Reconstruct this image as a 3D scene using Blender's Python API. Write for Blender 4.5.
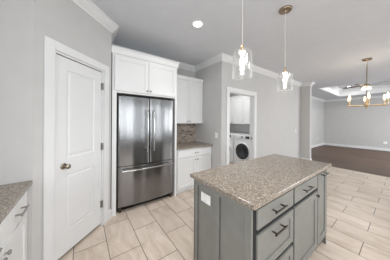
import bpy, bmesh, math, random
from mathutils import Matrix, Vector
random.seed(4)
R = math.radians
scene = bpy.context.scene
C = scene.collection
for o in list(bpy.data.objects): bpy.data.objects.remove(o)

# ------------------------------------------------------------------ camera, world, light, exposure
cam_data = bpy.data.cameras.new('camera'); cam = bpy.data.objects.new('camera', cam_data); C.objects.link(cam)
cam_data.sensor_width = 36; cam_data.lens = 154.2 / 390 * 36
cam_data.shift_y = -8.6 / 390; cam_data.clip_start = 0.02; cam_data.clip_end = 100
cam.matrix_world = Matrix.Translation((0, 0, 1.383)) @ Matrix.Rotation(R(53.97 - 90), 4, 'Z') @ Matrix.Rotation(R(90), 4, 'X') @ Matrix.Rotation(R(.38), 4, 'Z')
scene.camera = cam
w = bpy.data.worlds.new('world'); scene.world = w; w.use_nodes = True
w.node_tree.nodes['Background'].inputs[0].default_value = (.93, .97, 1, 1)
w.node_tree.nodes['Background'].inputs[1].default_value = 1.0
scene.view_settings.view_transform = 'Standard'; scene.view_settings.look = 'None'
scene.view_settings.gamma = 1; scene.view_settings.use_curve_mapping = False
scene.view_settings.exposure = 0.0

def area(name, loc, rot, sx, sy, power, col=(1, 1, 1)):
    l = bpy.data.lights.new(name, 'AREA'); l.shape = 'RECTANGLE'; l.size = sx; l.size_y = sy
    l.energy = power; l.color = col
    o = bpy.data.objects.new(name, l); C.objects.link(o); o.location = loc; o.rotation_euler = rot
    return o
DAY = (.93, .97, 1.0)
WARM = (1, .995, .985)
# area lights as daylight at the unseen windows of the rear wall (y = -3.4) and the added sink window (x = -.98), just inside their glass
for k, (x, wd, ht, zc, p) in enumerate(((.15, 1.3, 1.7, 1.45, 44), (2.15, .55, 2.1, 1.15, 19), (3.85, .60, 2.1, 1.15, 15), (8.6, 3.6, 1.6, 1.45, 190))):
    area('window_daylight', (x, -3.36, zc), (R(90), 0, 0), wd, ht, p, DAY)
area('window_daylight', (-.94, -.35, 1.60), (0, R(-90), 0), 1.0, 1.3, 30, DAY)
# unseen fill lights added under the ceiling: kitchen, dining area, living room, laundry
for (x, y, p) in ((1.0, -1.0, 32), (2.4, -1.2, 12), (4.6, -1.2, 4), (4.8, .6, 3), (9.3, -1.4, 80), (3.5, 3.2, 20)):
    area('ceiling_lamp', (x, y, 2.72), (0, 0, 0), .6, .6, p, WARM)
# cones onto the floor: the recessed light, then an added unseen spot
for (x, y, p) in ((1.285, 1.721, 62), (.45, .85, 55)):
    l = bpy.data.lights.new('downlight', 'SPOT'); l.energy = p; l.color = WARM; l.spot_size = R(105); l.spot_blend = .9; l.shadow_soft_size = .06
    o = bpy.data.objects.new('downlight', l); C.objects.link(o); o.location = (x, y, 2.725)

# ------------------------------------------------------------------ materials
def mat(name, col, rough=.5, metal=0, **kw):
    m = bpy.data.materials.new(name); m.use_nodes = True
    b = m.node_tree.nodes['Principled BSDF']
    b.inputs['Base Color'].default_value = (*col, 1); b.inputs['Roughness'].default_value = rough
    b.inputs['Metallic'].default_value = metal
    for k, v in kw.items(): b.inputs[k.replace('_', ' ')].default_value = v
    return m
def N(m, t, **kw):
    n = m.node_tree.nodes.new(t)
    for k, v in kw.items(): setattr(n, k, v)
    return n
def L(m, a, b): m.node_tree.links.new(a, b)
def coords(m, scale=(1, 1, 1), loc=(0, 0, 0), rot=(0, 0, 0)):
    g = N(m, 'ShaderNodeNewGeometry'); mp = N(m, 'ShaderNodeMapping')
    mp.inputs['Scale'].default_value = scale; mp.inputs['Location'].default_value = loc; mp.inputs['Rotation'].default_value = rot
    L(m, g.outputs['Position'], mp.inputs['Vector']); return mp.outputs[0]
def noise(m, vec, scale, detail=3, rough=.5):
    n = N(m, 'ShaderNodeTexNoise'); n.inputs['Scale'].default_value = scale; n.inputs['Detail'].default_value = detail
    n.inputs['Roughness'].default_value = rough; L(m, vec, n.inputs['Vector']); return n
def ramp(m, fac, stops):
    r = N(m, 'ShaderNodeValToRGB'); e = r.color_ramp.elements
    while len(e) < len(stops): e.new(.5)
    for k, (p, c) in enumerate(stops): e[k].position = p; e[k].color = (*c, 1)
    L(m, fac, r.inputs[0]); return r
def bsdf(m): return m.node_tree.nodes['Principled BSDF']
def bump(m, h, strength=.1, dist=.002):
    b = N(m, 'ShaderNodeBump'); b.inputs['Strength'].default_value = strength; b.inputs['Distance'].default_value = dist
    L(m, h, b.inputs['Height']); L(m, b.outputs[0], bsdf(m).inputs['Normal'])
def painted(name, col, rough=.5, var=.02, sc=6):
    m = mat(name, col, rough)
    n = noise(m, coords(m), sc, 4)
    r = ramp(m, n.outputs[0], [(.3, tuple(c * (1 - var) for c in col)), (.7, tuple(min(1, c * (1 + var)) for c in col))])
    L(m, r.outputs[0], bsdf(m).inputs['Base Color'])
    n2 = noise(m, coords(m), 300, 2); bump(m, n2.outputs[0], .05, .0008)
    return m

WALL = painted('wall_paint', (.535, .53, .523), .75)
CEIL = painted('ceiling_paint', (.635, .655, .69), .9, .02)
TRIM = painted('trim_paint', (.735, .74, .745), .4, .01)
CAB = painted('cabinet_white', (.77, .775, .775), .38, .01)
ISL = painted('island_paint', (.198, .199, .181), .45, .06, 14)
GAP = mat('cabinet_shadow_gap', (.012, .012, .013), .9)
BRONZE = mat('dark_bronze', (.10, .085, .07), .3, 1)
NICKEL = mat('nickel', (.36, .35, .33), .28, 1)
PEWTER = mat('pewter', (.30, .26, .21), .28, 1)
BRASS = mat('brushed_brass', (.62, .48, .30), .32, 1)
ROD = mat('pale_cord', (.72, .68, .62), .5)
CANOPY = mat('antique_bronze', (.33, .26, .19), .35, 1)
BODY = mat('black_side_panel', (.010, .010, .011), .6)
BLACK = mat('black_plastic', (.012, .012, .013), .3)
GREYPL = mat('grey_plastic', (.25, .25, .25), .4)
WHITE = mat('white_plastic', (.85, .85, .84), .35)
APPL = mat('white_enamel', (.83, .84, .85), .22)
DGLASS = mat('dark_door_glass', (.015, .015, .018), .08)
CAN = mat('lamp_housing', (.85, .85, .84), .5)
MOTOR = mat('fan_metal', (.45, .38, .28), .35, 1)

def glow(name, col, strength):
    m = mat(name, col, .5); b = bsdf(m)
    b.inputs['Emission Color'].default_value = (*col, 1); b.inputs['Emission Strength'].default_value = strength
    return m
G_CAN = glow('lit_diffuser', (1, .97, .92), 9)
G_BULB = glow('lit_frosted_bulb', (1, .95, .86), 1.5)
G_CANDLE = glow('lit_candle_bulb', (1, .80, .50), 2.6)
G_SHADE = glow('lit_frosted_shade', (1, .93, .78), 2.5)

# clear glass: thin, non-refracting look so that the lamp inside lights the room
GLASS = bpy.data.materials.new('clear_glass'); GLASS.use_nodes = True
nt = GLASS.node_tree; nt.nodes.clear()
out = nt.nodes.new('ShaderNodeOutputMaterial'); mx = nt.nodes.new('ShaderNodeMixShader')
tr = nt.nodes.new('ShaderNodeBsdfTransparent'); gl = nt.nodes.new('ShaderNodeBsdfGlossy'); gl.inputs['Roughness'].default_value = .08
tr.inputs[0].default_value = (.97, .97, .97, 1)
lw = nt.nodes.new('ShaderNodeLayerWeight'); lw.inputs[0].default_value = .25
mth = nt.nodes.new('ShaderNodeMath'); mth.operation = 'MULTIPLY_ADD'; mth.inputs[1].default_value = .25; mth.inputs[2].default_value = .05
nt.links.new(lw.outputs['Facing'], mth.inputs[0]); nt.links.new(mth.outputs[0], mx.inputs[0])
nt.links.new(tr.outputs[0], mx.inputs[1]); nt.links.new(gl.outputs[0], mx.inputs[2]); df = nt.nodes.new('ShaderNodeBsdfDiffuse'); df.inputs[0].default_value = (.95, .95, .95, 1); tl = nt.nodes.new('ShaderNodeBsdfTranslucent'); tl.inputs[0].default_value = (.95, .95, .95, 1)  # white haze mixed in towards the rims, standing for lights reflected in the glass
mh = nt.nodes.new('ShaderNodeMixShader'); mh.inputs[0].default_value = .5; nt.links.new(df.outputs[0], mh.inputs[1]); nt.links.new(tl.outputs[0], mh.inputs[2])
mz = nt.nodes.new('ShaderNodeMixShader'); lf = nt.nodes.new('ShaderNodeMath'); lf.operation = 'MULTIPLY_ADD'; lf.inputs[1].default_value = .16; lf.inputs[2].default_value = .012
nt.links.new(lw.outputs['Facing'], lf.inputs[0]); nt.links.new(lf.outputs[0], mz.inputs[0]); nt.links.new(mx.outputs[0], mz.inputs[1]); nt.links.new(mh.outputs[0], mz.inputs[2]); nt.links.new(mz.outputs[0], out.inputs[0])

# stainless steel with fine vertical grain
STEEL = mat('stainless_steel', (.27, .27, .275), .27, 1)
n = noise(STEEL, coords(STEEL, (180, 180, 1.0)), 1, 2)
r = ramp(STEEL, n.outputs[0], [(.3, (.235,) * 3), (.7, (.26,) * 3)]); L(STEEL, r.outputs[0], bsdf(STEEL).inputs['Roughness'])
tg = N(STEEL, 'ShaderNodeTangent'); tg.direction_type = 'RADIAL'; tg.axis = 'Z'; L(STEEL, tg.outputs[0], bsdf(STEEL).inputs['Tangent'])
bsdf(STEEL).inputs['Anisotropic'].default_value = .75; bsdf(STEEL).inputs['Anisotropic Rotation'].default_value = 0
n2 = noise(STEEL, coords(STEEL, (7, 7, .06), (3.1, 0, 0)), 1, 0); bump(STEEL, n2.outputs[0], .9, .03)
STEEL_D = mat('dark_steel', (.03, .03, .032), .45, .5)
CHROME = mat('polished_steel', (.55, .55, .55), .15, 1)

# speckled granite
def granite():
    m = mat('speckled_granite', (.4, .33, .27), .16)
    v = N(m, 'ShaderNodeTexVoronoi'); v.inputs['Scale'].default_value = 125; L(m, coords(m), v.inputs['Vector'])
    sep = N(m, 'ShaderNodeSeparateColor'); L(m, v.outputs['Color'], sep.inputs[0])
    r1 = ramp(m, sep.outputs[0], [(0, (0.083, 0.064, 0.051)), (.16, (0.184, 0.138, 0.101)), (.42, (0.203, 0.160, 0.121)), (.68, (0.290, 0.243, 0.191)), (.88, (0.476, 0.425, 0.365)), (1, (0.202, 0.184, 0.175))])
    n = noise(m, coords(m), 60, 4, .7)
    r2 = ramp(m, n.outputs[0], [(.35, (0.118, 0.094, 0.075)), (.5, (0.226, 0.188, 0.149)), (.68, (0.360, 0.320, 0.273))])
    mix = N(m, 'ShaderNodeMix', data_type='RGBA'); mix.inputs[0].default_value = .35
    L(m, r1.outputs[0], mix.inputs[6]); L(m, r2.outputs[0], mix.inputs[7]); L(m, mix.outputs[2], bsdf(m).inputs['Base Color'])
    return m
GRAN = granite(); bsdf(GRAN).inputs['Roughness'].default_value = .2

# travertine plank tiles, long side along Y, half-running bond
def tile():
    m = mat('travertine_tile', (.6, .5, .42), .3)
    g = N(m, 'ShaderNodeNewGeometry'); s = N(m, 'ShaderNodeSeparateXYZ'); L(m, g.outputs['Position'], s.inputs[0])
    ax = N(m, 'ShaderNodeMath', operation='ADD'); ax.inputs[1].default_value = .29 + .58 * 20; L(m, s.outputs[1], ax.inputs[0])
    ay = N(m, 'ShaderNodeMath', operation='ADD'); ay.inputs[1].default_value = -.229 + .301 * 20; L(m, s.outputs[0], ay.inputs[0])
    cb = N(m, 'ShaderNodeCombineXYZ'); L(m, ax.outputs[0], cb.inputs[0]); L(m, ay.outputs[0], cb.inputs[1])
    b = N(m, 'ShaderNodeTexBrick'); b.offset = .5; b.offset_frequency = 2
    for k, v in (('Scale', 1), ('Mortar Size', .0036), ('Mortar Smooth', .1), ('Bias', 0), ('Brick Width', .58), ('Row Height', .301)): b.inputs[k].default_value = v
    b.inputs['Color1'].default_value = (0, 0, 0, 1); b.inputs['Color2'].default_value = (1, 1, 1, 1); b.inputs['Mortar'].default_value = (.5, .5, .5, 1)
    L(m, cb.outputs[0], b.inputs['Vector'])
    # shift the veins tile by tile
    sc = N(m, 'ShaderNodeVectorMath', operation='SCALE'); sc.inputs[3].default_value = 7; L(m, b.outputs['Color'], sc.inputs[0])
    mp = coords(m, (5.0, 1.6, 1), rot=(0, 0, R(28)))
    ad = N(m, 'ShaderNodeVectorMath', operation='ADD'); L(m, mp, ad.inputs[0]); L(m, sc.outputs[0], ad.inputs[1])
    n = noise(m, ad.outputs[0], 1.6, 6, .62); n.inputs['Distortion'].default_value = .8
    r = ramp(m, n.outputs[0], [(.28, (0.498, 0.400, 0.321)), (.46, (0.636, 0.536, 0.449)), (.6, (0.700, 0.603, 0.515)), (.78, (0.774, 0.692, 0.612))])
    tone = N(m, 'ShaderNodeMix', data_type='RGBA', blend_type='MULTIPLY'); tone.inputs[0].default_value = 1
    rt = ramp(m, b.outputs['Color'], [(0, (.90, .89, .88)), (1, (1, 1, 1))])
    L(m, r.outputs[0], tone.inputs[6]); L(m, rt.outputs[0], tone.inputs[7])
    mx = N(m, 'ShaderNodeMix', data_type='RGBA'); mx.inputs[7].default_value = (.13, .10, .08, 1)
    L(m, b.outputs['Fac'], mx.inputs[0]); L(m, tone.outputs[2], mx.inputs[6]); L(m, mx.outputs[2], bsdf(m).inputs['Base Color'])
    inv = N(m, 'ShaderNodeMath', operation='SUBTRACT'); inv.inputs[0].default_value = 1; L(m, b.outputs['Fac'], inv.inputs[1])
    bump(m, inv.outputs[0], .4, .002)
    return m
TILE = tile()

def wood():
    m = mat('dark_wood_plank', (.12, .07, .045), .5)
    g = N(m, 'ShaderNodeNewGeometry'); s = N(m, 'ShaderNodeSeparateXYZ'); L(m, g.outputs['Position'], s.inputs[0])
    cb = N(m, 'ShaderNodeCombineXYZ')
    ax = N(m, 'ShaderNodeMath', operation='ADD'); ax.inputs[1].default_value = 20; L(m, s.outputs[1], ax.inputs[0]); L(m, ax.outputs[0], cb.inputs[0]); L(m, s.outputs[0], cb.inputs[1])
    b = N(m, 'ShaderNodeTexBrick'); b.offset = .37
    for k, v in (('Scale', 1), ('Mortar Size', .002), ('Brick Width', 1.2), ('Row Height', .127)): b.inputs[k].default_value = v
    b.inputs['Color1'].default_value = (.088, .052, .034, 1); b.inputs['Color2'].default_value = (.145, .090, .060, 1); b.inputs['Mortar'].default_value = (.04, .025, .018, 1)
    L(m, cb.outputs[0], b.inputs['Vector'])
    n = noise(m, coords(m, (30, 2, 1)), 1, 5, .6); r = ramp(m, n.outputs[0], [(.3, (.75, .75, .75)), (.7, (1.15, 1.12, 1.1))])
    mu = N(m, 'ShaderNodeMix', data_type='RGBA', blend_type='MULTIPLY'); mu.inputs[0].default_value = 1
    L(m, b.outputs['Color'], mu.inputs[6]); L(m, r.outputs[0], mu.inputs[7]); L(m, mu.outputs[2], bsdf(m).inputs['Base Color'])
    return m
WOOD = wood()
BLADE = mat('walnut_blade', (.11, .07, .05), .4)
n = noise(BLADE, coords(BLADE, (3, 3, 30)), 6, 4); r = ramp(BLADE, n.outputs[0], [(.3, (.08, .05, .035)), (.7, (.16, .11, .08))]); L(BLADE, r.outputs[0], bsdf(BLADE).inputs['Base Color'])

def mosaic():   # small stone bricks in rows, on a wall facing -Y
    m = mat('stone_mosaic', (.4, .33, .28), .35)
    g = N(m, 'ShaderNodeNewGeometry'); s = N(m, 'ShaderNodeSeparateXYZ'); L(m, g.outputs['Position'], s.inputs[0])
    cb = N(m, 'ShaderNodeCombineXYZ'); L(m, s.outputs[0], cb.inputs[0]); L(m, s.outputs[2], cb.inputs[1])
    def bk(c1, c2, off):
        b = N(m, 'ShaderNodeTexBrick'); b.offset = .5
        for k, v in (('Scale', 1), ('Mortar Size', .0022), ('Brick Width', .072), ('Row Height', .027)): b.inputs[k].default_value = v
        b.inputs['Color1'].default_value = (*c1, 1); b.inputs['Color2'].default_value = (*c2, 1); b.inputs['Mortar'].default_value = (.55, .50, .44, 1)
        L(m, cb.outputs[0], b.inputs['Vector']); return b
    b = bk((0, 0, 0), (1, 1, 1), 0)
    r = ramp(m, b.outputs['Color'], [(0, (.15, .11, .09)), (.22, (.33, .27, .22)), (.4, (.42, .32, .24)), (.6, (.30, .29, .28)), (.8, (0.476, 0.425, 0.365)), (1, (.20, .16, .14))]); r.color_ramp.interpolation = 'CONSTANT'
    n = noise(m, coords(m), 45, 4); rn = ramp(m, n.outputs[0], [(.3, (.8, .8, .8)), (.7, (1.15, 1.15, 1.15))])
    mu = N(m, 'ShaderNodeMix', data_type='RGBA', blend_type='MULTIPLY'); mu.inputs[0].default_value = 1
    L(m, r.outputs[0], mu.inputs[6]); L(m, rn.outputs[0], mu.inputs[7])
    mx = N(m, 'ShaderNodeMix', data_type='RGBA'); mx.inputs[7].default_value = (.40, .35, .30, 1)
    L(m, b.outputs['Fac'], mx.inputs[0]); L(m, mu.outputs[2], mx.inputs[6]); L(m, mx.outputs[2], bsdf(m).inputs['Base Color'])
    inv = N(m, 'ShaderNodeMath', operation='SUBTRACT'); inv.inputs[0].default_value = 1; L(m, b.outputs['Fac'], inv.inputs[1]); bump(m, inv.outputs[0], .5, .003)
    return m
MOSAIC = mosaic()

# ------------------------------------------------------------------ mesh helpers
I4 = Matrix.Identity(4)
WM = {}                       # world matrix of every object built here
def frame(origin, u, n):      # local x = u (along the face), local y = inward (-n), local z = up
    u = Vector((*u, 0)).normalized(); n = Vector((*n, 0)).normalized()
    m = Matrix.Identity(4); m.col[0][:3] = u; m.col[1][:3] = -n; m.col[2][:3] = (0, 0, 1); m.col[3][:3] = origin
    return m
def box(bm, x0, x1, y0, y1, z0, z1, bev=0, M=I4):
    vs = [bm.verts.new(M @ Vector((x, y, z))) for x in (x0, x1) for y in (y0, y1) for z in (z0, z1)]
    fs = [bm.faces.new([vs[i] for i in q]) for q in ((0, 1, 3, 2), (4, 6, 7, 5), (0, 4, 5, 1), (2, 3, 7, 6), (0, 2, 6, 4), (1, 5, 7, 3))]
    if bev:
        es = list({e for f in fs for e in f.edges})
        bmesh.ops.bevel(bm, geom=es, offset=bev, segments=2, affect='EDGES', profile=.5)
    return fs
def tube(bm, pts, rad, seg=12, cap=True, M=I4):
    """round bar along a polyline; rad may be a list"""
    pts = [M @ Vector(p) for p in pts]; rings = []
    rs = rad if isinstance(rad, (list, tuple)) else [rad] * len(pts)
    ref = None
    for i, p in enumerate(pts):
        t = (pts[min(i + 1, len(pts) - 1)] - pts[max(i - 1, 0)]).normalized()
        if ref is None or abs(ref.dot(t)) > .95: ref = Vector((0, 0, 1)) if abs(t.z) < .9 else Vector((1, 0, 0))
        a = t.cross(ref).normalized(); b = t.cross(a).normalized(); ref = b.cross(t) * -1 if False else ref
        rings.append([bm.verts.new(p + (a * math.cos(k * 2 * math.pi / seg) + b * math.sin(k * 2 * math.pi / seg)) * rs[i]) for k in range(seg)])
    for i in range(len(rings) - 1):
        for k in range(seg): bm.faces.new((rings[i][k], rings[i][(k + 1) % seg], rings[i + 1][(k + 1) % seg], rings[i + 1][k]))
    if cap: bm.faces.new(rings[0][::-1]); bm.faces.new(rings[-1])
def lathe(bm, prof, seg=28, M=I4, closed=False):
    """profile of (radius, height) turned about local z"""
    rings = []
    for r_, z in prof:
        if r_ < 1e-5: rings.append([bm.verts.new(M @ Vector((0, 0, z)))])
        else: rings.append([bm.verts.new(M @ Vector((r_ * math.cos(k * 2 * math.pi / seg), r_ * math.sin(k * 2 * math.pi / seg), z))) for k in range(seg)])
    pairs = list(zip(rings[:-1], rings[1:]))
    if closed: pairs.append((rings[-1], rings[0]))
    for A, B in pairs:
        for k in range(seg):
            k2 = (k + 1) % seg
            if len(A) == 1 and len(B) == 1: continue
            if len(A) == 1: bm.faces.new((A[0], B[k2], B[k]))
            elif len(B) == 1: bm.faces.new((A[k], A[k2], B[0]))
            else: bm.faces.new((A[k], A[k2], B[k2], B[k]))
def sweep(bm, path, prof, closed=False):
    """profile (outward, z) along a floor-plan path; outward = right-hand side of the walking direction"""
    P = [Vector(p) for p in path]; n = len(P); rings = []
    for i in range(n):
        def nrm(a, b): d_ = (b - a).normalized(); return Vector((d_.y, -d_.x))
        if closed: n1 = nrm(P[i - 1], P[i]); n2 = nrm(P[i], P[(i + 1) % n])
        else:
            n1 = nrm(P[i - 1], P[i]) if i > 0 else nrm(P[0], P[1]); n2 = nrm(P[i], P[i + 1]) if i < n - 1 else n1
        mdir = (n1 + n2); mdir = mdir / (mdir.dot(n1))
        rings.append([bm.verts.new((P[i].x + mdir.x * o_, P[i].y + mdir.y * o_, z)) for o_, z in prof])
    m = len(prof)
    for i in range(n if closed else n - 1):
        A, B = rings[i], rings[(i + 1) % n]
        for k in range(m): bm.faces.new((A[k], A[(k + 1) % m], B[(k + 1) % m], B[k]))
    if not closed: bm.faces.new(rings[0]); bm.faces.new(rings[-1][::-1])
def prism(bm, poly, z0, z1):
    a = [bm.verts.new((x, y, z0)) for x, y in poly]; b = [bm.verts.new((x, y, z1)) for x, y in poly]
    bm.faces.new(a[::-1]); bm.faces.new(b)
    for k in range(len(poly)): bm.faces.new((a[k], a[(k + 1) % len(poly)], b[(k + 1) % len(poly)], b[k]))
def panel_front(bm, u, z, cells, th, inset, depth, raise_=None, M=I4):
    """slab whose front (local y=0, facing -y) is a grid; the listed cells are sunk panels"""
    V = {}
    for i, uu in enumerate(u):
        for j, zz in enumerate(z): V[i, j] = bm.verts.new((uu, 0, zz))
    F = {}
    for i in range(len(u) - 1):
        for j in range(len(z) - 1): F[i, j] = bm.faces.new((V[i, j], V[i + 1, j], V[i + 1, j + 1], V[i, j + 1]))
    bv = [bm.verts.new((uu, th, zz)) for uu, zz in ((u[0], z[0]), (u[-1], z[0]), (u[-1], z[-1]), (u[0], z[-1]))]
    bm.faces.new(bv[::-1])
    nu, nz = len(u) - 1, len(z) - 1
    loop = lambda a, b, c, d_: None
    bm.faces.new([V[i, 0] for i in range(nu, -1, -1)] + [bv[0], bv[1]])
    bm.faces.new([V[i, nz] for i in range(nu + 1)] + [bv[2], bv[3]])
    bm.faces.new([V[0, j] for j in range(nz + 1)] + [bv[3], bv[0]])
    bm.faces.new([V[nu, j] for j in range(nz, -1, -1)] + [bv[1], bv[2]])
    for c in cells:
        f = F[c]
        bmesh.ops.inset_region(bm, faces=[f], thickness=inset, depth=0)
        for v in f.verts: v.co.y += depth
        if raise_:
            bmesh.ops.inset_region(bm, faces=[f], thickness=raise_[0], depth=0)
            bmesh.ops.inset_region(bm, faces=[f], thickness=raise_[1], depth=0)
            for v in f.verts: v.co.y -= raise_[2]
    bmesh.ops.transform(bm, matrix=M, verts=bm.verts)

def obj(name, bm, m, parent=None, label=None, smooth=None, origin=None):
    bmesh.ops.recalc_face_normals(bm, faces=bm.faces)
    if parent is not None: mw = WM[parent]
    else:
        if origin is None:
            xs = [v.co for v in bm.verts]
            origin = (sum(v.x for v in xs) / len(xs), sum(v.y for v in xs) / len(xs), min(v.z for v in xs))
        mw = Matrix.Translation(origin)
    bmesh.ops.transform(bm, matrix=mw.inverted(), verts=bm.verts)
    me = bpy.data.meshes.new(name); bm.to_mesh(me); bm.free(); me.materials.append(m)
    if smooth is not None:
        me.shade_smooth()
        try: me.set_sharp_from_angle(angle=R(smooth))
        except Exception: pass
    o = bpy.data.objects.new(name, me); C.objects.link(o); WM[o] = mw
    if parent is not None: o.parent = parent
    else: o.matrix_world = mw
    if label: o['label'] = label
    return o
def tag(o, label, cat, group=None):
    o['label'] = label; o['category'] = cat
    if group: o['group'] = group
    return o
def thing(name, label, cat, loc, rz=0, group=None):
    o = bpy.data.objects.new(name, None); C.objects.link(o); o.empty_display_size = .05
    o.matrix_world = Matrix.Translation(loc) @ Matrix.Rotation(rz, 4, 'Z'); WM[o] = o.matrix_world.copy()
    return tag(o, label, cat, group)
def struct(name, bm, m, smooth=None):
    o = obj(name, bm, m, None, smooth=smooth); o['kind'] = 'structure'; return o
def copy_tree(o, parent=None):
    c = o.copy(); C.objects.link(c); WM[c] = WM[o].copy()
    if parent is not None: c.parent = parent
    for ch in list(o.children): copy_tree(ch, c)
    return c
B = bmesh.new

# ------------------------------------------------------------------ the plan of the rooms
H = 2.74
YB, YL, XS = 3.147, 2.233, 2.293            # alcove back wall, laundry wall, alcove side wall
PA = R(44.6); PC = 2.16
def pan(s, z=0, off=0):                     # point on the angled pantry wall
    return (s * math.cos(PA) + off * math.sin(PA), PC + s * math.sin(PA) - off * math.cos(PA), z)
PU = (math.cos(PA), math.sin(PA)); PN = (math.sin(PA), -math.cos(PA))
YW = 1.829                                  # wall behind the left counter
A0 = ((YW - PC) / math.tan(PA), YW)
B0 = (.325, PC + .325 * math.tan(PA))
XE, XP0, XP1, YP = 12.0, 6.26, 6.40, 1.945  # far wall, stub wall between kitchen and living room
YLV = 3.0

# floors
b = B(); box(b, -1.2, 6.30, -3.4, 4.6, -.05, 0); struct('floor', b, TILE)
b = B(); box(b, 6.30, 12.1, -3.4, 3.1, -.05, .001); struct('floor', b, WOOD)
b = B(); box(b, 6.285, 6.315, -3.4, YP, 0, .004, .0015); struct('trim_1', b, BLADE)
# ceiling with the tray recess over the living room
TX0, TX1, TY0, TY1, TZ = 7.62, 10.95, -.35, 2.10, 3.08
b = B()
box(b, -1.2, TX0, -3.4, 4.6, H, H + .1); box(b, TX1, 12.1, -3.4, 3.1, H, H + .1)
box(b, TX0, TX1, -3.4, TY0, H, H + .1); box(b, TX0, TX1, TY1, 3.1, H, H + .1)
box(b, TX0 - .1, TX1 + .1, TY0 - .1, TY1 + .1, TZ, TZ + .1)
struct('ceiling', b, CEIL)
b = B(); sweep(b, [(TX0, TY0), (TX1, TY0), (TX1, TY1), (TX0, TY1)][::-1], [(0, H - .0), (0, TZ), (.16, TZ), (.16, TZ - .02), (.12, TZ - .05), (.05, TZ - .11), (.025, TZ - .14), (.025, H + .02), (.012, H)], True)
struct('trim_2', b, TRIM)

# walls
b = B(); box(b, -1.2, A0[0], YW, YW + .11, 0, H); struct('wall_left', b, WALL)
b = B(); box(b, -1.1, -.98, -3.4, -1.0, 0, H); box(b, -1.1, -.98, .3, YB, 0, H); box(b, -1.1, -.98, -1.0, .3, 0, 1.1); box(b, -1.1, -.98, -1.0, .3, 2.1, H); struct('wall_counter', b, WALL)
b = B(); box(b, -1.06, -1.02, -1.0, -.94, 1.1, 2.1); box(b, -1.06, -1.02, .24, .3, 1.1, 2.1); box(b, -1.055, -1.025, -.94, .24, 1.1, 1.16); box(b, -1.055, -1.025, -.94, .24, 2.04, 2.1); struct('window_5', b, TRIM)  # unseen sink window, added to bring light from the left
# angled pantry wall with its door opening (s -.310 .. .310), then the return beside the refrigerator
DS0, DS1, DH = -.312, .312, 2.045
b = B()
M = frame(pan(0), PU, PN); sA = (A0[0]) / math.cos(PA); sB = B0[0] / math.cos(PA)
box(b, sA, DS0, 0, .11, 0, H, M=M); box(b, DS1, sB, 0, .11, 0, H, M=M); box(b, DS0, DS1, 0, .11, DH, H, M=M)
struct('wall_pantry', b, WALL)
b = B(); prism(b, [B0, (B0[0], YB), (B0[0] - .1, YB), (B0[0] - .1, B0[1] - .1)], 0, H); struct('wall_return', b, WALL)
b = B(); box(b, -1.1, XS + .11, YB, YB + .11, 0, H); struct('wall_back', b, WALL)
b = B(); box(b, XS, XS + .11, YL + .11, YB, 0, H); struct('wall_side', b, WALL)
LX0, LX1, LH = 2.525, 3.435, 2.035          # laundry doorway
b = B()
box(b, XS, LX0, YL, YL + .11, 0, H); box(b, LX1, XP0, YL, YL + .11, 0, H); box(b, LX0, LX1, YL, YL + .11, LH, H)
struct('wall_laundry_door', b, WALL)
b = B(); box(b, XP0, XP1, YP, YLV, 0, H); struct('wall_stub', b, WALL)
b = B(); box(b, XP0, XE + .1, YLV, YLV + .1, 0, H); struct('wall_living_room', b, WALL)
b = B(); box(b, XE, XE + .1, -3.4, YLV, 0, H); struct('wall_far', b, WALL)
# laundry room shell
LWX = 4.72
b = B(); box(b, LWX, LWX + .1, YL + .11, 4.3, 0, H); struct('wall_laundry_right', b, WALL)
b = B(); box(b, XS + .11, LWX + .1, 4.2, 4.3, 0, H); struct('wall_laundry_back', b, WALL)
# unseen rear wall: dark paint and narrow windows shaped for the refrigerator's reflections
b = B(); ws = [(-.5, .8, .6, 2.3), (1.87, 2.43, .1, 2.2), (3.55, 4.15, .1, 2.2), (6.7, 10.5, .6, 2.3)]; x = -1.1
for a, c, za, zb in ws: box(b, x, a, -3.5, -3.4, 0, H); box(b, a, c, -3.5, -3.4, 0, za); box(b, a, c, -3.5, -3.4, zb, H); x = c
box(b, x, XE + .1, -3.5, -3.4, 0, H); struct('wall_rear', b, painted('charcoal_wall_paint', (.07, .07, .072), .7))
for k, (a, c, za, zb) in enumerate(ws):
    b = B()
    for xx in (a, c - .04): box(b, xx, xx + .04, -3.47, -3.43, za, zb)
    for zz in (za, zb - .06): box(b, a + .04, c - .04, -3.465, -3.435, zz, zz + .06)
    struct('window_%d' % (k + 1), b, TRIM)

# crown moulding
CR = [(0, H), (.088, H), (.088, H - .014), (.074, H - .022), (.058, H - .05), (.03, H - .078), (.016, H - .088), (.012, H - .112), (0, H - .112)]
b = B(); sweep(b, [(-.98, -3.4), (-.98, YW), A0, B0, (B0[0], YB), (XS, YB), (XS, YL), (XP0, YL), (XP0, YP), (XP1, YP), (XP1, YLV), (XE, YLV), (XE, -3.4)], CR); struct('trim_3', b, TRIM)
# baseboards
BB = [(0, 0), (0, .13), (.006, .13), (.011, .12), (.014, .10), (.014, 0)]
b = B(); sweep(b, [pan(DS1 + .09)[:2], B0], BB); struct('baseboard_pantry_right', b, TRIM)
b = B(); sweep(b, [A0, pan(DS0 - .09)[:2]], BB); struct('baseboard_pantry_left', b, TRIM)
b = B(); sweep(b, [(XS, 2.505), (XS, YL), (LX0 - .09, YL)], BB); struct('baseboard_side', b, TRIM)
b = B(); sweep(b, [(LX1 + .09, YL), (XP0, YL), (XP0, YP), (XP1, YP), (XP1, YLV), (XE, YLV), (XE, -3.4)], BB); struct('baseboard_living_room', b, TRIM)

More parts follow.
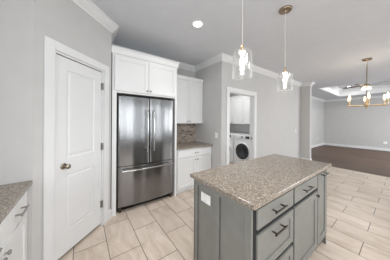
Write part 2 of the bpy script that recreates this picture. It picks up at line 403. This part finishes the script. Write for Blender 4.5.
# door casings
def casing(M, u0, u1, z1, name, depth):
    b = B(); w_, t_ = .085, .017
    for x0, x1, za, zb in ((u0 - w_, u0, 0, z1 + w_), (u1, u1 + w_, 0, z1 + w_), (u0, u1, z1, z1 + w_)):
        box(b, x0, x1, -t_, 0, za, zb, .003, M)
    box(b, u0, u0 + .018, 0, depth, 0, z1, 0, M); box(b, u1 - .018, u1, 0, depth, 0, z1, 0, M); box(b, u0 + .018, u1 - .018, 0, depth, z1 - .018, z1, 0, M)
    return struct(name, b, TRIM)
MP = frame(pan(0), PU, PN)
casing(MP, DS0, DS1, DH, 'trim_4', .11)
ML = frame((0, YL, 0), (1, 0), (0, -1))
casing(ML, LX0, LX1, LH, 'trim_5', .11)

# ------------------------------------------------------------------ pantry door
dw0, dw1 = DS0 + .021, DS1 - .021
door = bpy.data.objects.new('door_1', None); C.objects.link(door); door['kind'] = 'structure'
door.matrix_world = Matrix.Translation(pan(0)); WM[door] = door.matrix_world.copy()
b = B(); panel_front(b, [dw0, dw0 + .115, dw1 - .115, dw1], [.032, .25, .83, 1.0, 1.90, 2.018], [(1, 1), (1, 3)], .035, .014, .009, (.022, .02, .007), MP @ Matrix.Translation((0, .012, 0)))
obj('door_leaf', b, TRIM, door)
b = B(); Mk = MP @ Matrix.Translation((dw0 + .085, .012, .925)) @ Matrix.Rotation(R(90), 4, 'X')
lathe(b, [(0, 0), (.031, 0), (.031, .005), (.026, .010), (.012, .013), (.011, .035), (.016, .040), (.023, .047), (.026, .056), (.022, .066), (.010, .071), (0, .072)], 24, Mk)
obj('door_knob', b, PEWTER, door, 'dark pewter round knob', 60)
for z in (.24, 1.0, 1.79):
    b = B(); tube(b, [(DS1 - .018, -.006, z), (DS1 - .018, -.006, z + .09)], .0065, 10, M=MP); box(b, DS1 - .034, DS1 - .004, .004, .0125, z, z + .09, 0, MP)
    obj('hinge', b, NICKEL, door)

# ------------------------------------------------------------------ hardware
def bar_pull(parent, M, u, z, ln, m, label=None, vertical=False, r_=.0062, off=.034):
    b = B(); h = ln / 2
    if vertical: e = [(u, z - h), (u, z + h)]; q = [(u, z - h * .72), (u, z + h * .72)]
    else: e = [(u - h, z), (u + h, z)]; q = [(u - h * .72, z), (u + h * .72, z)]
    tube(b, [(e[0][0], -off, e[0][1]), (e[1][0], -off, e[1][1])], r_, 10, M=M)
    for p in q: tube(b, [(p[0], 0, p[1]), (p[0], -off, p[1])], r_ * .9, 10, M=M)
    return obj('handle', b, m, parent, label, 40)
def knob(parent, M, u, z, m):
    b = B(); lathe(b, [(0, 0), (.008, 0), (.006, .006), (.006, .012), (.013, .017), (.014, .022), (.010, .027), (0, .028)], 16, M @ Matrix.Translation((u, 0, z)) @ Matrix.Rotation(R(90), 4, 'X'))
    return obj('knob', b, m, parent, None, 50)
def shaker(name, parent, M, u0, u1, z0, z1, m, fr=.06, th=.02, flat=False):
    """overlay door or drawer front; its front face stands th in front of the carcass plane (local y=0)"""
    b = B(); MT = M @ Matrix.Translation((0, -th, 0))
    if flat: box(b, u0, u1, 0, th, z0, z1, .0025, MT)
    else: panel_front(b, [u0, u0 + fr, u1 - fr, u1], [z0, z0 + fr, z1 - fr, z1], [(1, 1)], th, .004, .009, None, MT)
    return obj(name, b, m, parent)

# ------------------------------------------------------------------ left counter (bottom left corner)
XLC = -.346
lc = thing('base_cabinet', 'white base cabinet in the lower left corner, under the left counter', 'cabinet', (-.65, 1.35, 0))
b = B(); box(b, -.955, XLC - .021, -.10, YW - .002, .10, .856); box(b, -.955, XLC - .09, -.10, YW - .002, 0, .10); obj('carcass', b, CAB, lc)
MLc = frame((XLC - .021, 0, 0), (0, 1), (1, 0))
cols = [(.36, .80), (.815, 1.265), (1.28, 1.74)]
for k, (a, c) in enumerate(cols):
    d_ = shaker('drawer', lc, MLc, a, c, .69, .846, CAB, flat=True); bar_pull(d_, MLc @ Matrix.Translation((0, -.02, 0)), (a + c) / 2 + .02, .77, .15, NICKEL, 'brushed nickel bar handle')
    d_ = shaker('door', lc, MLc, a, c, .115, .675, CAB); knob(d_, MLc @ Matrix.Translation((0, -.02, 0)), a + .024 if k == 2 else c - .024, .645, NICKEL)
b = B(); box(b, -.975, -.334, -.11, YW - .002, .856, .887, .003)
tag(obj('countertop', b, GRAN), 'brown speckled granite countertop in the lower left corner against the grey wall', 'countertop')

# ------------------------------------------------------------------ refrigerator
YU = 2.834
FX0, FX1, FY = .424, 1.345, 2.505
fr_ = thing('refrigerator', 'stainless steel french door refrigerator with a bottom freezer drawer', 'refrigerator', ((FX0 + FX1) / 2, 2.8, 0))
b = B(); box(b, FX0 - .012, FX1 + .012, FY + .05, 3.13, .03, 1.775, .004); obj('body', b, BODY, fr_)
def bowed(x0, x1, z0, z1, bow, th=.062, full=(FX0, FX1)):
    """door skin that swells forward a little towards the middle of the refrigerator, with rounded edges"""
    bm = B(); n = 14; r_ = .012; cx = (full[0] + full[1]) / 2; hw = (full[1] - full[0]) / 2
    def yf(x): return FY + .012 - bow * (1 - ((x - cx) / hw) ** 2) - .019 * (1 - ((2 * x - x0 - x1) / (x1 - x0)) ** 2)
    xs = [x0 + (x1 - x0) * k / n for k in range(n + 1)]
    ring = []
    pts = [(x0, yf(x0) + r_), (x0 + r_ * .3, yf(x0) + r_ * .3)] + [(x, yf(x)) for x in [x0 + r_] + xs[1:-1] + [x1 - r_]] + [(x1 - r_ * .3, yf(x1) + r_ * .3), (x1, yf(x1) + r_), (x1, FY + th), (x0, FY + th)]
    a = [bm.verts.new((x, y, z0)) for x, y in pts]; c = [bm.verts.new((x, y, z1)) for x, y in pts]
    bm.faces.new(a[::-1]); bm.faces.new(c)
    for k in range(len(pts)): bm.faces.new((a[k], a[(k + 1) % len(pts)], c[(k + 1) % len(pts)], c[k]))
    return bm
mid = (FX0 + FX1) / 2 + .012
for x0, x1, hx in ((FX0, mid - .004, mid - .052), (mid + .004, FX1, mid + .052)):
    d_ = obj('door', bowed(x0, x1, .70, 1.755, .012), STEEL, fr_, None, 30)
    b = B(); y0 = FY - .016; y1 = FY - .07
    tube(b, [(hx, y1 + .01, .90), (hx, y1, .93), (hx, y1 - .006, 1.1), (hx, y1 - .006, 1.38), (hx, y1, 1.53), (hx, y1 + .01, 1.56)], .0125, 12)
    for z in (.95, 1.51): tube(b, [(hx, y0 + .006, z), (hx, y1, z)], .011, 10)
    obj('handle', b, CHROME, d_, 'polished vertical bar handle', 50)
d_ = obj('freezer_drawer', bowed(FX0, FX1, .085, .69, .012), STEEL, fr_, None, 30)
b = B(); pts = []
for k in range(13):
    t = -1 + k / 6; pts.append((mid - .012 + t * .41, FY - .068 - .018 * (1 - t * t), .635))
tube(b, pts, .012, 12)
for t in (-.92, .92): tube(b, [(mid - .012 + t * .41, FY + .01, .635), (mid - .012 + t * .41, FY - .07, .635)], .011, 10)
obj('handle', b, CHROME, d_, 'polished horizontal bar handle', 50)
b = B(); box(b, FX0 + .03, FX1 - .03, FY + .05, FY + .08, .02, .085); obj('grille', b, BLACK, fr_)
for x in (FX0 + .035, FX1 - .035):
    b = B(); lathe(b, [(0, 0), (.02, 0), (.024, .008), (.024, .05), (.02, .06), (0, .06)], 16, Matrix.Translation((x, FY + .045, 0))); obj('foot', b, BRONZE, fr_, None, 40)
for x in (FX0 + .06, FX1 - .06):
    b = B(); box(b, x - .04, x + .04, FY + .015, FY + .045, 1.756, 1.772, .005); obj('hinge_cover', b, STEEL_D, fr_)

# ------------------------------------------------------------------ cabinet surround over the refrigerator
YC = 2.50
ct = thing('refrigerator_cabinet', 'tall white cabinet surround with two doors above the refrigerator', 'cabinet', (.88, 2.82, 0))
CX0, CX1 = .340, 1.402
b = B(); box(b, CX0, CX1, YC + .002, YB - .003, 1.80, 2.44)
obj('carcass', b, CAB, ct)
b = B(); box(b, CX0, .398, YC, YB - .003, 0, 1.80); box(b, CX0 + .02, .383, YC - .004, YC + .001, .14, 1.74, .001); obj('side_panel', b, CAB, ct)
b = B(); box(b, 1.368, CX1, YC, YB - .003, 0, 1.80); obj('side_panel', b, CAB, ct)
MC = frame((0, YC, 0), (1, 0), (0, -1)); MCf = MC @ Matrix.Translation((0, -.02, 0))
cm = .868
for a, c, kx in ((.372, cm - .003, cm - .03), (cm + .003, 1.372, cm + .03)):
    d_ = shaker('door', ct, MC, a, c, 1.83, 2.335, CAB, .058); knob(d_, MCf, kx, 1.868, NICKEL)
b = B(); sweep(b, [(CX0 - .013, YC), (CX1, YC), (CX1, YU - .03)], [(0, 2.365), (0, 2.462), (.030, 2.462), (.030, 2.446), (.022, 2.436), (.018, 2.39), (.012, 2.365)])
obj('crown', b, CAB, ct)

# ------------------------------------------------------------------ upper cabinet, backsplash, base cabinet of the alcove
UX0, UX1 = 1.425, XS - .003
uc = thing('wall_cabinet', 'white two door wall cabinet above the mosaic backsplash, right of the refrigerator', 'cabinet', (1.87, 3.0, 1.335))
b = B(); box(b, UX0, UX1, YU + .02, YB - .003, 1.335, 2.33); obj('carcass', b, CAB, uc)
MU = frame((0, YU + .02, 0), (1, 0), (0, -1)); MUf = MU @ Matrix.Translation((0, -.02, 0)); um = 1.885
for a, c, kx in ((UX0 + .015, um - .002, um - .03), (um + .002, UX1 - .012, um + .03)):
    d_ = shaker('door', uc, MU, a, c, 1.345, 2.27, CAB, .055); knob(d_, MUf, kx, 1.385, NICKEL)
b = B(); sweep(b, [(UX0, YU + .02), (UX1, YU + .02)], [(0, 2.285), (0, 2.365), (.028, 2.365), (.028, 2.35), (.02, 2.325), (.014, 2.285)]); obj('crown', b, CAB, uc)
b = B(); box(b, UX0 - .005, XS - .001, YB - .012, YB - .0005, .889, 1.335)
tag(obj('mosaic_backsplash', b, MOSAIC), 'brown and grey stone mosaic backsplash between the white cabinets', 'backsplash')
YK = 2.53
bc = thing('base_cabinet', 'white base cabinet with two drawers and two doors right of the refrigerator', 'cabinet', (1.87, 2.82, 0))
b = B(); box(b, UX0, UX1, YK, YB - .003, .09, .855); box(b, UX0, UX1, YK + .05, YB - .003, 0, .09); obj('carcass', b, CAB, bc)
MB_ = frame((0, YK, 0), (1, 0), (0, -1)); MBf = MB_ @ Matrix.Translation((0, -.02, 0)); km = 1.865
for a, c, kx in ((UX0 + .015, km - .002, km - .03), (km + .002, UX1 - .02, km + .03)):
    d_ = shaker('drawer', bc, MB_, a, c, .685, .83, CAB, flat=True); knob(d_, MBf, kx, .755, NICKEL)
    d_ = shaker('door', bc, MB_, a, c, .10, .67, CAB, .055); knob(d_, MBf, kx, .62, NICKEL)
b = B(); box(b, CX1 + .003, XS - .001, YK - .045, YB - .013, .855, .888, .003)
tag(obj('countertop', b, GRAN), 'small brown granite countertop below the mosaic backsplash', 'countertop')

# ------------------------------------------------------------------ kitchen island
IX0, IX1, IY0, IY1 = .779, 2.275, .498, 1.146
isl = thing('kitchen_island', 'grey green kitchen island with drawers and doors under a granite top', 'kitchen island', ((IX0 + IX1) / 2, .82, 0))
EX0, EX1, EY0, EY1 = IX0 + .028, IX1 - .022, IY0 + .042, IY1 - .03
b = B(); box(b, EX0 + .012, EX1 - .012, EY0, EY1 - .012, .10, .883); box(b, EX0 + .06, EX1 - .06, EY0 + .07, EY1 - .012, 0, .10); obj('carcass', b, ISL, isl)
# end panels: frame of stiles and rails with flat sunk panels
def end_panel(M, wd):
    b = B(); t = .012
    for a, c in ((0, .045), (wd / 2 - .022, wd / 2 + .022), (wd - .045, wd)): box(b, a, c, -t, 0, 0, .883, .0015, M)
    for za, zb in ((.0, .10), (.835, .883)):
        box(b, .045, wd / 2 - .022, -t, 0, za, zb, .0015, M); box(b, wd / 2 + .022, wd - .045, -t, 0, za, zb, .0015, M)
    return b
obj('end_panel', end_panel(frame((EX0 + .012, EY1, 0), (0, -1), (-1, 0)), EY1 - EY0), ISL, isl)
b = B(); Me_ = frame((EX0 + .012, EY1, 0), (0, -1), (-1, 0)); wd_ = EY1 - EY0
for u_ in (.045, wd_ / 2 + .022, wd_ - .049): box(b, u_, u_ + .004, -.002, 0, .10, .835, 0, Me_)  # thin black strips painted as the shade beside the stiles
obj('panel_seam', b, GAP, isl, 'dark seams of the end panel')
obj('end_panel', end_panel(frame((EX1 - .012, EY0, 0), (0, 1), (1, 0)), EY1 - EY0), ISL, isl)
b = B(); box(b, EX0, EX1, EY1 - .012, EY1, 0, .883, .0015); obj('back_panel', b, ISL, isl)
# the drawer side
MI = frame((0, EY0, 0), (1, 0), (0, -1)); MIf = MI @ Matrix.Translation((0, -.013, 0))
b = B()      # black sheet painted as the shade in the gaps behind the overlay fronts
box(b, EX0 + .015, EX1 - .02, -.0015, 0, .12, .883, 0, MI); obj('face_gap', b, GAP, isl, 'dark gaps between the fronts')
b = B()
for a, c, za, zb in ((EX0, .822, 0, .883), (EX1 - .025, EX1, 0, .883), (.822, EX1 - .025, .10, .128)): box(b, a, c, -.003, 0, za, zb, .001, MI)
obj('face_frame', b, ISL, isl)
c1, c2, c3 = (.856, 1.352), (1.380, 1.912), (1.932, 2.222)
for (za, zb, hz_, fl) in ((.725, .850, .795, True), (.440, .690, .650, False), (.135, .405, .365, False)):
    d_ = shaker('drawer', isl, MI, c1[0], c1[1], za, zb, ISL, .05, .013, flat=fl); bar_pull(d_, MIf, (c1[0] + c1[1]) / 2 - .015, hz_, .16, BRONZE, 'dark bronze bar handle')
d_ = shaker('drawer', isl, MI, c2[0], c2[1], .725, .850, ISL, .05, .013, True); bar_pull(d_, MIf, (c2[0] + c2[1]) / 2 - .03, .795, .18, BRONZE, 'dark bronze bar handle')
d_ = shaker('door', isl, MI, c2[0], c2[1], .135, .690, ISL, .06, .013); knob(d_, MIf, c2[1] - .03, .655, BRONZE)
d_ = shaker('door', isl, MI, c3[0], c3[1], .135, .850, ISL, .06, .013); bar_pull(d_, MIf, (c3[0] + c3[1]) / 2, .835, .16, BRONZE, 'dark bronze bar handle')
b = B(); box(b, IX0, IX1, IY0, IY1, .884, .915, .004)
tag(obj('countertop', b, GRAN), 'large brown speckled granite slab on top of the kitchen island', 'countertop')

def wall_plate(name, M, u, z, label, cat, w_=.072, h_=.116, kind='outlet', group=None):
    t = thing(name, label, cat, (M @ Vector((u, -.001, z)))[:], 0, group)
    b = B(); box(b, u - w_ / 2, u + w_ / 2, -.007, -.0006, z - h_ / 2, z + h_ / 2, .002, M); obj('plate', b, WHITE, t)
    if kind == 'outlet':
        for dz in (-.022, .022):
            b = B(); box(b, u - .015, u + .015, -.0095, -.007, z + dz - .013, z + dz + .013, .0012, M); s_ = obj('socket', b, WHITE, t)
            b = B()
            for du in (-.006, .006): box(b, u + du - .001, u + du + .001, -.0098, -.009, z + dz - .004, z + dz + .006, 0, M)
            obj('slot', b, BLACK, s_)
    else:
        b = B(); box(b, u - .016, u + .016, -.011, -.007, z - .032, z + .032, .0012, M); obj('rocker', b, WHITE, t)
    return t
ME = frame((EX0 + .0115, 0, 0), (0, -1), (-1, 0))
wall_plate('outlet', ME, -.965, .755, 'white outlet on the grey green end of the island', 'outlet', .115, .075)
wall_plate('light_switch', frame((XS, 0, 0), (0, -1), (-1, 0)), -2.375, 1.09, 'white light switch on the grey wall left of the laundry doorway', 'light switch', kind='switch')
wall_plate('light_switch', ML, 5.86, 1.085, 'white switch plate on the bright wall right of the laundry doorway', 'light switch', kind='switch')
wall_plate('outlet', frame((0, YB - .012, 0), (1, 0), (0, -1)), 1.72, 1.10, 'white outlet on the mosaic backsplash', 'outlet')
wall_plate('outlet', frame((XE, 0, 0), (0, -1), (-1, 0)), -.62, .40, 'white outlet low on the far living room wall', 'outlet', .12, .12)
wall_plate('outlet', frame((0, YLV, 0), (1, 0), (0, -1)), 10.9, .42, 'small outlet on the living room side wall near the corner', 'outlet')

# ------------------------------------------------------------------ laundry room
XW = 3.97
def laundry_machine(name, label, y0, panel):
    t = thing(name, label, name.replace('_', ' '), (XW + .35, y0 + .34, 0))
    Mw = frame((XW, 0, 0), (0, -1), (-1, 0)); c = -(y0 + .34)
    b = B(); box(b, XW + .012, XW + .70, y0, y0 + .68, .02, .97, .012); obj('body', b, APPL, t)
    b = B(); box(b, c - .335, c + .335, -.004, .012, .10, .835, .01, Mw); obj('front_panel', b, APPL, t)
    b = B(); box(b, c - .338, c + .338, -.008, .012, .845, .965, .008, Mw); p = obj('control_panel', b, APPL, t)
    b = B(); box(b, c + .10, c + .24, -.011, -.007, .87, .945, .003, Mw); obj('display', b, BLACK, p)
    b = B(); lathe(b, [(0, 0), (.036, 0), (.034, .02), (.028, .024), (0, .024)], 24, Mw @ Matrix.Translation((c - .02, -.008, .905)) @ Matrix.Rotation(R(90), 4, 'X')); obj('dial', b, GREYPL, p, None, 40)
    b = B(); box(b, c - .31, c - .14, -.010, -.007, .875, .94, .003, Mw); obj('detergent_drawer', b, APPL, p)
    Md = Mw @ Matrix.Translation((c, -.004, .475)) @ Matrix.Rotation(R(90), 4, 'X')
    b = B(); lathe(b, [(.225, 0), (.275, 0), (.275, .02), (.262, .034), (.235, .036), (.225, .03)], 48, Md, closed=True); d_ = obj('door', b, APPL, t, None, 40)
    b = B(); lathe(b, [(0, .02), (.12, .03), (.2, .034), (.24, .037), (.24, .03), (0, .012)], 48, Md); obj('porthole', b, DGLASS, d_, 'dark glass porthole', 50)
    for yy in (y0 + .06, y0 + .62):
        b = B(); lathe(b, [(0, 0), (.022, 0), (.022, .022), (0, .022)], 12, Matrix.Translation((XW + .08, yy, 0))); obj('foot', b, BLACK, t)
    return t
laundry_machine('washing_machine', 'white front load washing machine with a dark round door, seen through the doorway', 2.62, True)
laundry_machine('clothes_dryer', 'white dryer left of the washing machine, mostly hidden behind the doorway casing', 3.325, True)
lw_ = thing('wall_cabinet', 'white wall cabinet above the washing machine in the laundry room', 'cabinet', (4.55, 3.3, 1.32))
XLC2 = 4.39
b = B(); box(b, XLC2 + .02, LWX - .002, 2.40, 4.19, 1.30, 2.24); obj('carcass', b, CAB, lw_)
Mlw = frame((XLC2 + .02, 0, 0), (0, -1), (-1, 0)); Mlf = Mlw @ Matrix.Translation((0, -.02, 0))
ys = [2.41, 2.84, 3.27, 3.71, 4.18]
for k in range(4):
    a, c = -ys[k + 1] + .012, -ys[k] - .012
    d_ = shaker('door', lw_, Mlw, a, c, 1.315, 2.20, CAB, .055); knob(d_, Mlf, (a + .03) if k % 2 == 0 else (c - .03), 1.355, NICKEL)
b = B(); sweep(b, [(XLC2 + .02, 4.19), (XLC2 + .02, 2.40)], [(0, 2.215), (0, 2.29), (.035, 2.29), (.035, 2.28), (.018, 2.25), (.015, 2.215)]); obj('crown', b, CAB, lw_)
# strike plate on the right jamb
b = B(); box(b, LX1 - .0195, LX1 - .018, YL + .035, YL + .075, .93, 1.0)
sp = obj('strike_plate', b, NICKEL); tag(sp, 'small metal strike plate on the right jamb of the laundry doorway', 'strike plate')

# ------------------------------------------------------------------ lamps
def recessed(x, y, z, label):
    t = thing('recessed_light', label, 'ceiling light', (x, y, z), 0)
    M = Matrix.Translation((x, y, z))
    b = B(); lathe(b, [(.058, -.0005), (.085, -.0005), (.088, -.004), (.082, -.008), (.062, -.007), (.058, -.004)], 32, M, closed=True); obj('trim_ring', b, CAN, t, None, 40)
    b = B(); lathe(b, [(0, -.0055), (.056, -.0055), (.0575, -.0035), (.0575, -.0006), (0, -.0006)], 32, M); obj('diffuser', b, G_CAN, t)
    return t
recessed(1.285, 1.721, H, 'round lit recessed light in the kitchen ceiling')
recessed(10.15, 1.62, TZ, 'small lit recessed light inside the living room tray ceiling')
def spot(name, loc, power, col, size=.05):
    l = bpy.data.lights.new(name, 'POINT'); l.energy = power; l.color = col; l.shadow_soft_size = size
    o = bpy.data.objects.new(name, l); C.objects.link(o); o.location = loc; return o
area('can_lamp', (1.285, 1.721, H - .02), (0, 0, 0), .11, .11, 3.5, WARM)
area('can_lamp', (10.15, 1.62, TZ - .02), (0, 0, 0), .11, .11, 9, WARM)

def pendant(x, y, label):
    t = thing('pendant_light', label, 'pendant light', (x, y, H), 0, 'glass pendants over the kitchen island')
    M = Matrix.Translation((x, y, 0))
    b = B(); lathe(b, [(0, H - .0005), (.072, H - .0005), (.072, H - .012), (.066, H - .020), (.02, H - .027), (.012, H - .04), (0, H - .04)], 32, M); obj('canopy', b, CANOPY, t, 'round bronze ceiling canopy', 40)
    b = B(); tube(b, [(x, y, H - .038), (x, y, 2.04)], .0021, 8); obj('rod', b, ROD, t, None, 40)
    b = B(); lathe(b, [(0, 2.045), (.006, 2.045), (.009, 2.035), (.012, 2.03), (.013, 2.005), (.024, 1.998), (.026, 1.992), (.02, 1.988), (.02, 1.965), (0, 1.965)], 24, M); obj('socket', b, BRASS, t, None, 40)
    b = B(); ro = .082; prof = []
    for k in range(7): a = R(90 * k / 6); prof.append((ro - .045 + .045 * math.sin(a), 1.945 + .045 * math.cos(a)))
    outer = [(.021, 1.99)] + prof + [(ro, 1.80), (ro, 1.758)]
    lathe(b, outer + [(r_ - .003, z - (.003 if r_ < ro - .001 else 0)) for r_, z in outer[::-1]], 40, M, closed=True); obj('glass_shade', b, GLASS, t, 'clear glass cylinder shade', 50)
    b = B(); lathe(b, [(0, 1.978), (.030, 1.978), (.030, 1.970), (.013, 1.945), (.016, 1.925), (.024, 1.905), (.025, 1.88), (.016, 1.857), (.014, 1.853), (.020, 1.841), (.020, 1.828), (.012, 1.817), (.012, 1.81), (.016, 1.80), (.014, 1.79), (0, 1.786)], 24, M); obj('bulb', b, G_BULB, t, None, 60)
    spot('pendant_glow', (x, y, 1.73), .9, WARM)
pendant(1.098, .83, 'left of the two glass pendants, the nearer one over the island')
pendant(1.968, .868, 'right of the two glass pendants, with its round bronze canopy visible')

# chandelier
cx, cy = 4.90, .508
ch = thing('chandelier', 'brass chandelier with candle bulbs hanging in the dining area at right', 'chandelier', (cx, cy, H))
M = Matrix.Translation((cx, cy, 0))
b = B(); lathe(b, [(0, H - .0005), (.075, H - .0005), (.075, H - .02), (.06, H - .032), (.014, H - .036), (.011, H - .06), (0, H - .06)], 28, M); obj('canopy', b, CANOPY, ch, None, 40)
b = B(); tube(b, [(cx, cy, H - .055), (cx, cy, 1.86)], .009, 12); obj('rod', b, PEWTER, ch, None, 40)
b = B(); lathe(b, [(0, 1.88), (.014, 1.875), (.018, 1.85), (.026, 1.83), (.024, 1.80), (.035, 1.775), (.035, 1.745), (.022, 1.73), (.012, 1.715), (.018, 1.70), (.012, 1.685), (0, 1.68)], 24, M); obj('hub', b, BRASS, ch, None, 40)
rd, dd = Vector((.809, -.588, 0)), Vector((.588, .809, 0))
for k in range(6):
    a = R(60 * k - 13); v = rd * math.cos(a) + dd * math.sin(a); c0 = Vector((cx, cy, 0))
    b = B(); q = lambda r_, z: tuple(c0 + v * r_ + Vector((0, 0, z)))
    tube(b, [q(.02, 1.745), q(.20, 1.745), q(.345, 1.745)], .008, 10); tube(b, [q(.305, 1.745), q(.305, 1.80)], .007, 8); arm = obj('arm', b, BRASS, ch, None, 40)
    Ma = Matrix.Translation(q(.305, 0))
    b = B(); lathe(b, [(0, 1.80), (.022, 1.80), (.028, 1.808), (.012, 1.812), (.012, 1.862), (0, 1.862)], 16, Ma); obj('candle_cup', b, BRASS, arm, None, 40)
    b = B(); lathe(b, [(0, 1.862), (.010, 1.862), (.018, 1.885), (.021, 1.91), (.018, 1.94), (.010, 1.97), (0, 1.982)], 16, Ma); obj('bulb', b, G_CANDLE, arm, None, 60)
spot('chandelier_glow', (cx, cy, 2.05), 8, (1, .85, .65), .3)

# ceiling fan in the living room tray
fx, fy, fz = 9.28, .99, 2.885
fan = thing('ceiling_fan', 'ceiling fan with dark wooden blades hanging in the living room tray ceiling', 'ceiling fan', (fx, fy, TZ))
M = Matrix.Translation((fx, fy, 0))
b = B(); lathe(b, [(0, TZ - .0005), (.075, TZ - .0005), (.07, TZ - .04), (.03, TZ - .055), (0, TZ - .055)], 24, M); obj('canopy', b, MOTOR, fan, None, 40)
b = B(); lathe(b, [(0, TZ - .05), (.014, TZ - .05), (.014, fz + .06), (.07, fz + .05), (.12, fz + .02), (.125, fz - .03), (.09, fz - .06), (.05, fz - .075), (0, fz - .075)], 28, M); obj('motor', b, MOTOR, fan, None, 40)
for k in range(5):
    a = R(-126 + 72 * k); Mb = M @ Matrix.Translation((0, 0, fz)) @ Matrix.Rotation(a, 4, 'Z') @ Matrix.Rotation(R(10), 4, 'X')
    b = B(); pts = [(.17, -.05), (.30, -.062), (.60, -.07), (.66, -.055), (.68, 0), (.66, .055), (.60, .07), (.30, .062), (.17, .05)]
    lo = [b.verts.new(Mb @ Vector((x, y, -.004))) for x, y in pts]; hi = [b.verts.new(Mb @ Vector((x, y, .004))) for x, y in pts]
    b.faces.new(lo[::-1]); b.faces.new(hi)
    for i in range(len(pts)): b.faces.new((lo[i], lo[(i + 1) % len(pts)], hi[(i + 1) % len(pts)], hi[i]))
    bl = obj('blade', b, BLADE, fan)
    b = B(); box(b, .10, .24, -.018, .018, -.010, -.0045, .001, Mb); obj('bracket', b, MOTOR, bl)
for k in range(3):
    a = R(20 + 120 * k); x, y = fx + .10 * math.cos(a), fy + .10 * math.sin(a)
    b = B(); lathe(b, [(0, fz - .06), (.02, fz - .062), (.04, fz - .09), (.06, fz - .14), (.062, fz - .155), (0, fz - .15)], 20, Matrix.Translation((x, y, 0))); obj('light_shade', b, G_SHADE, fan, 'frosted glass lamp shade', 50)
spot('fan_glow', (fx, fy, fz - .25), 9, WARM, .12)
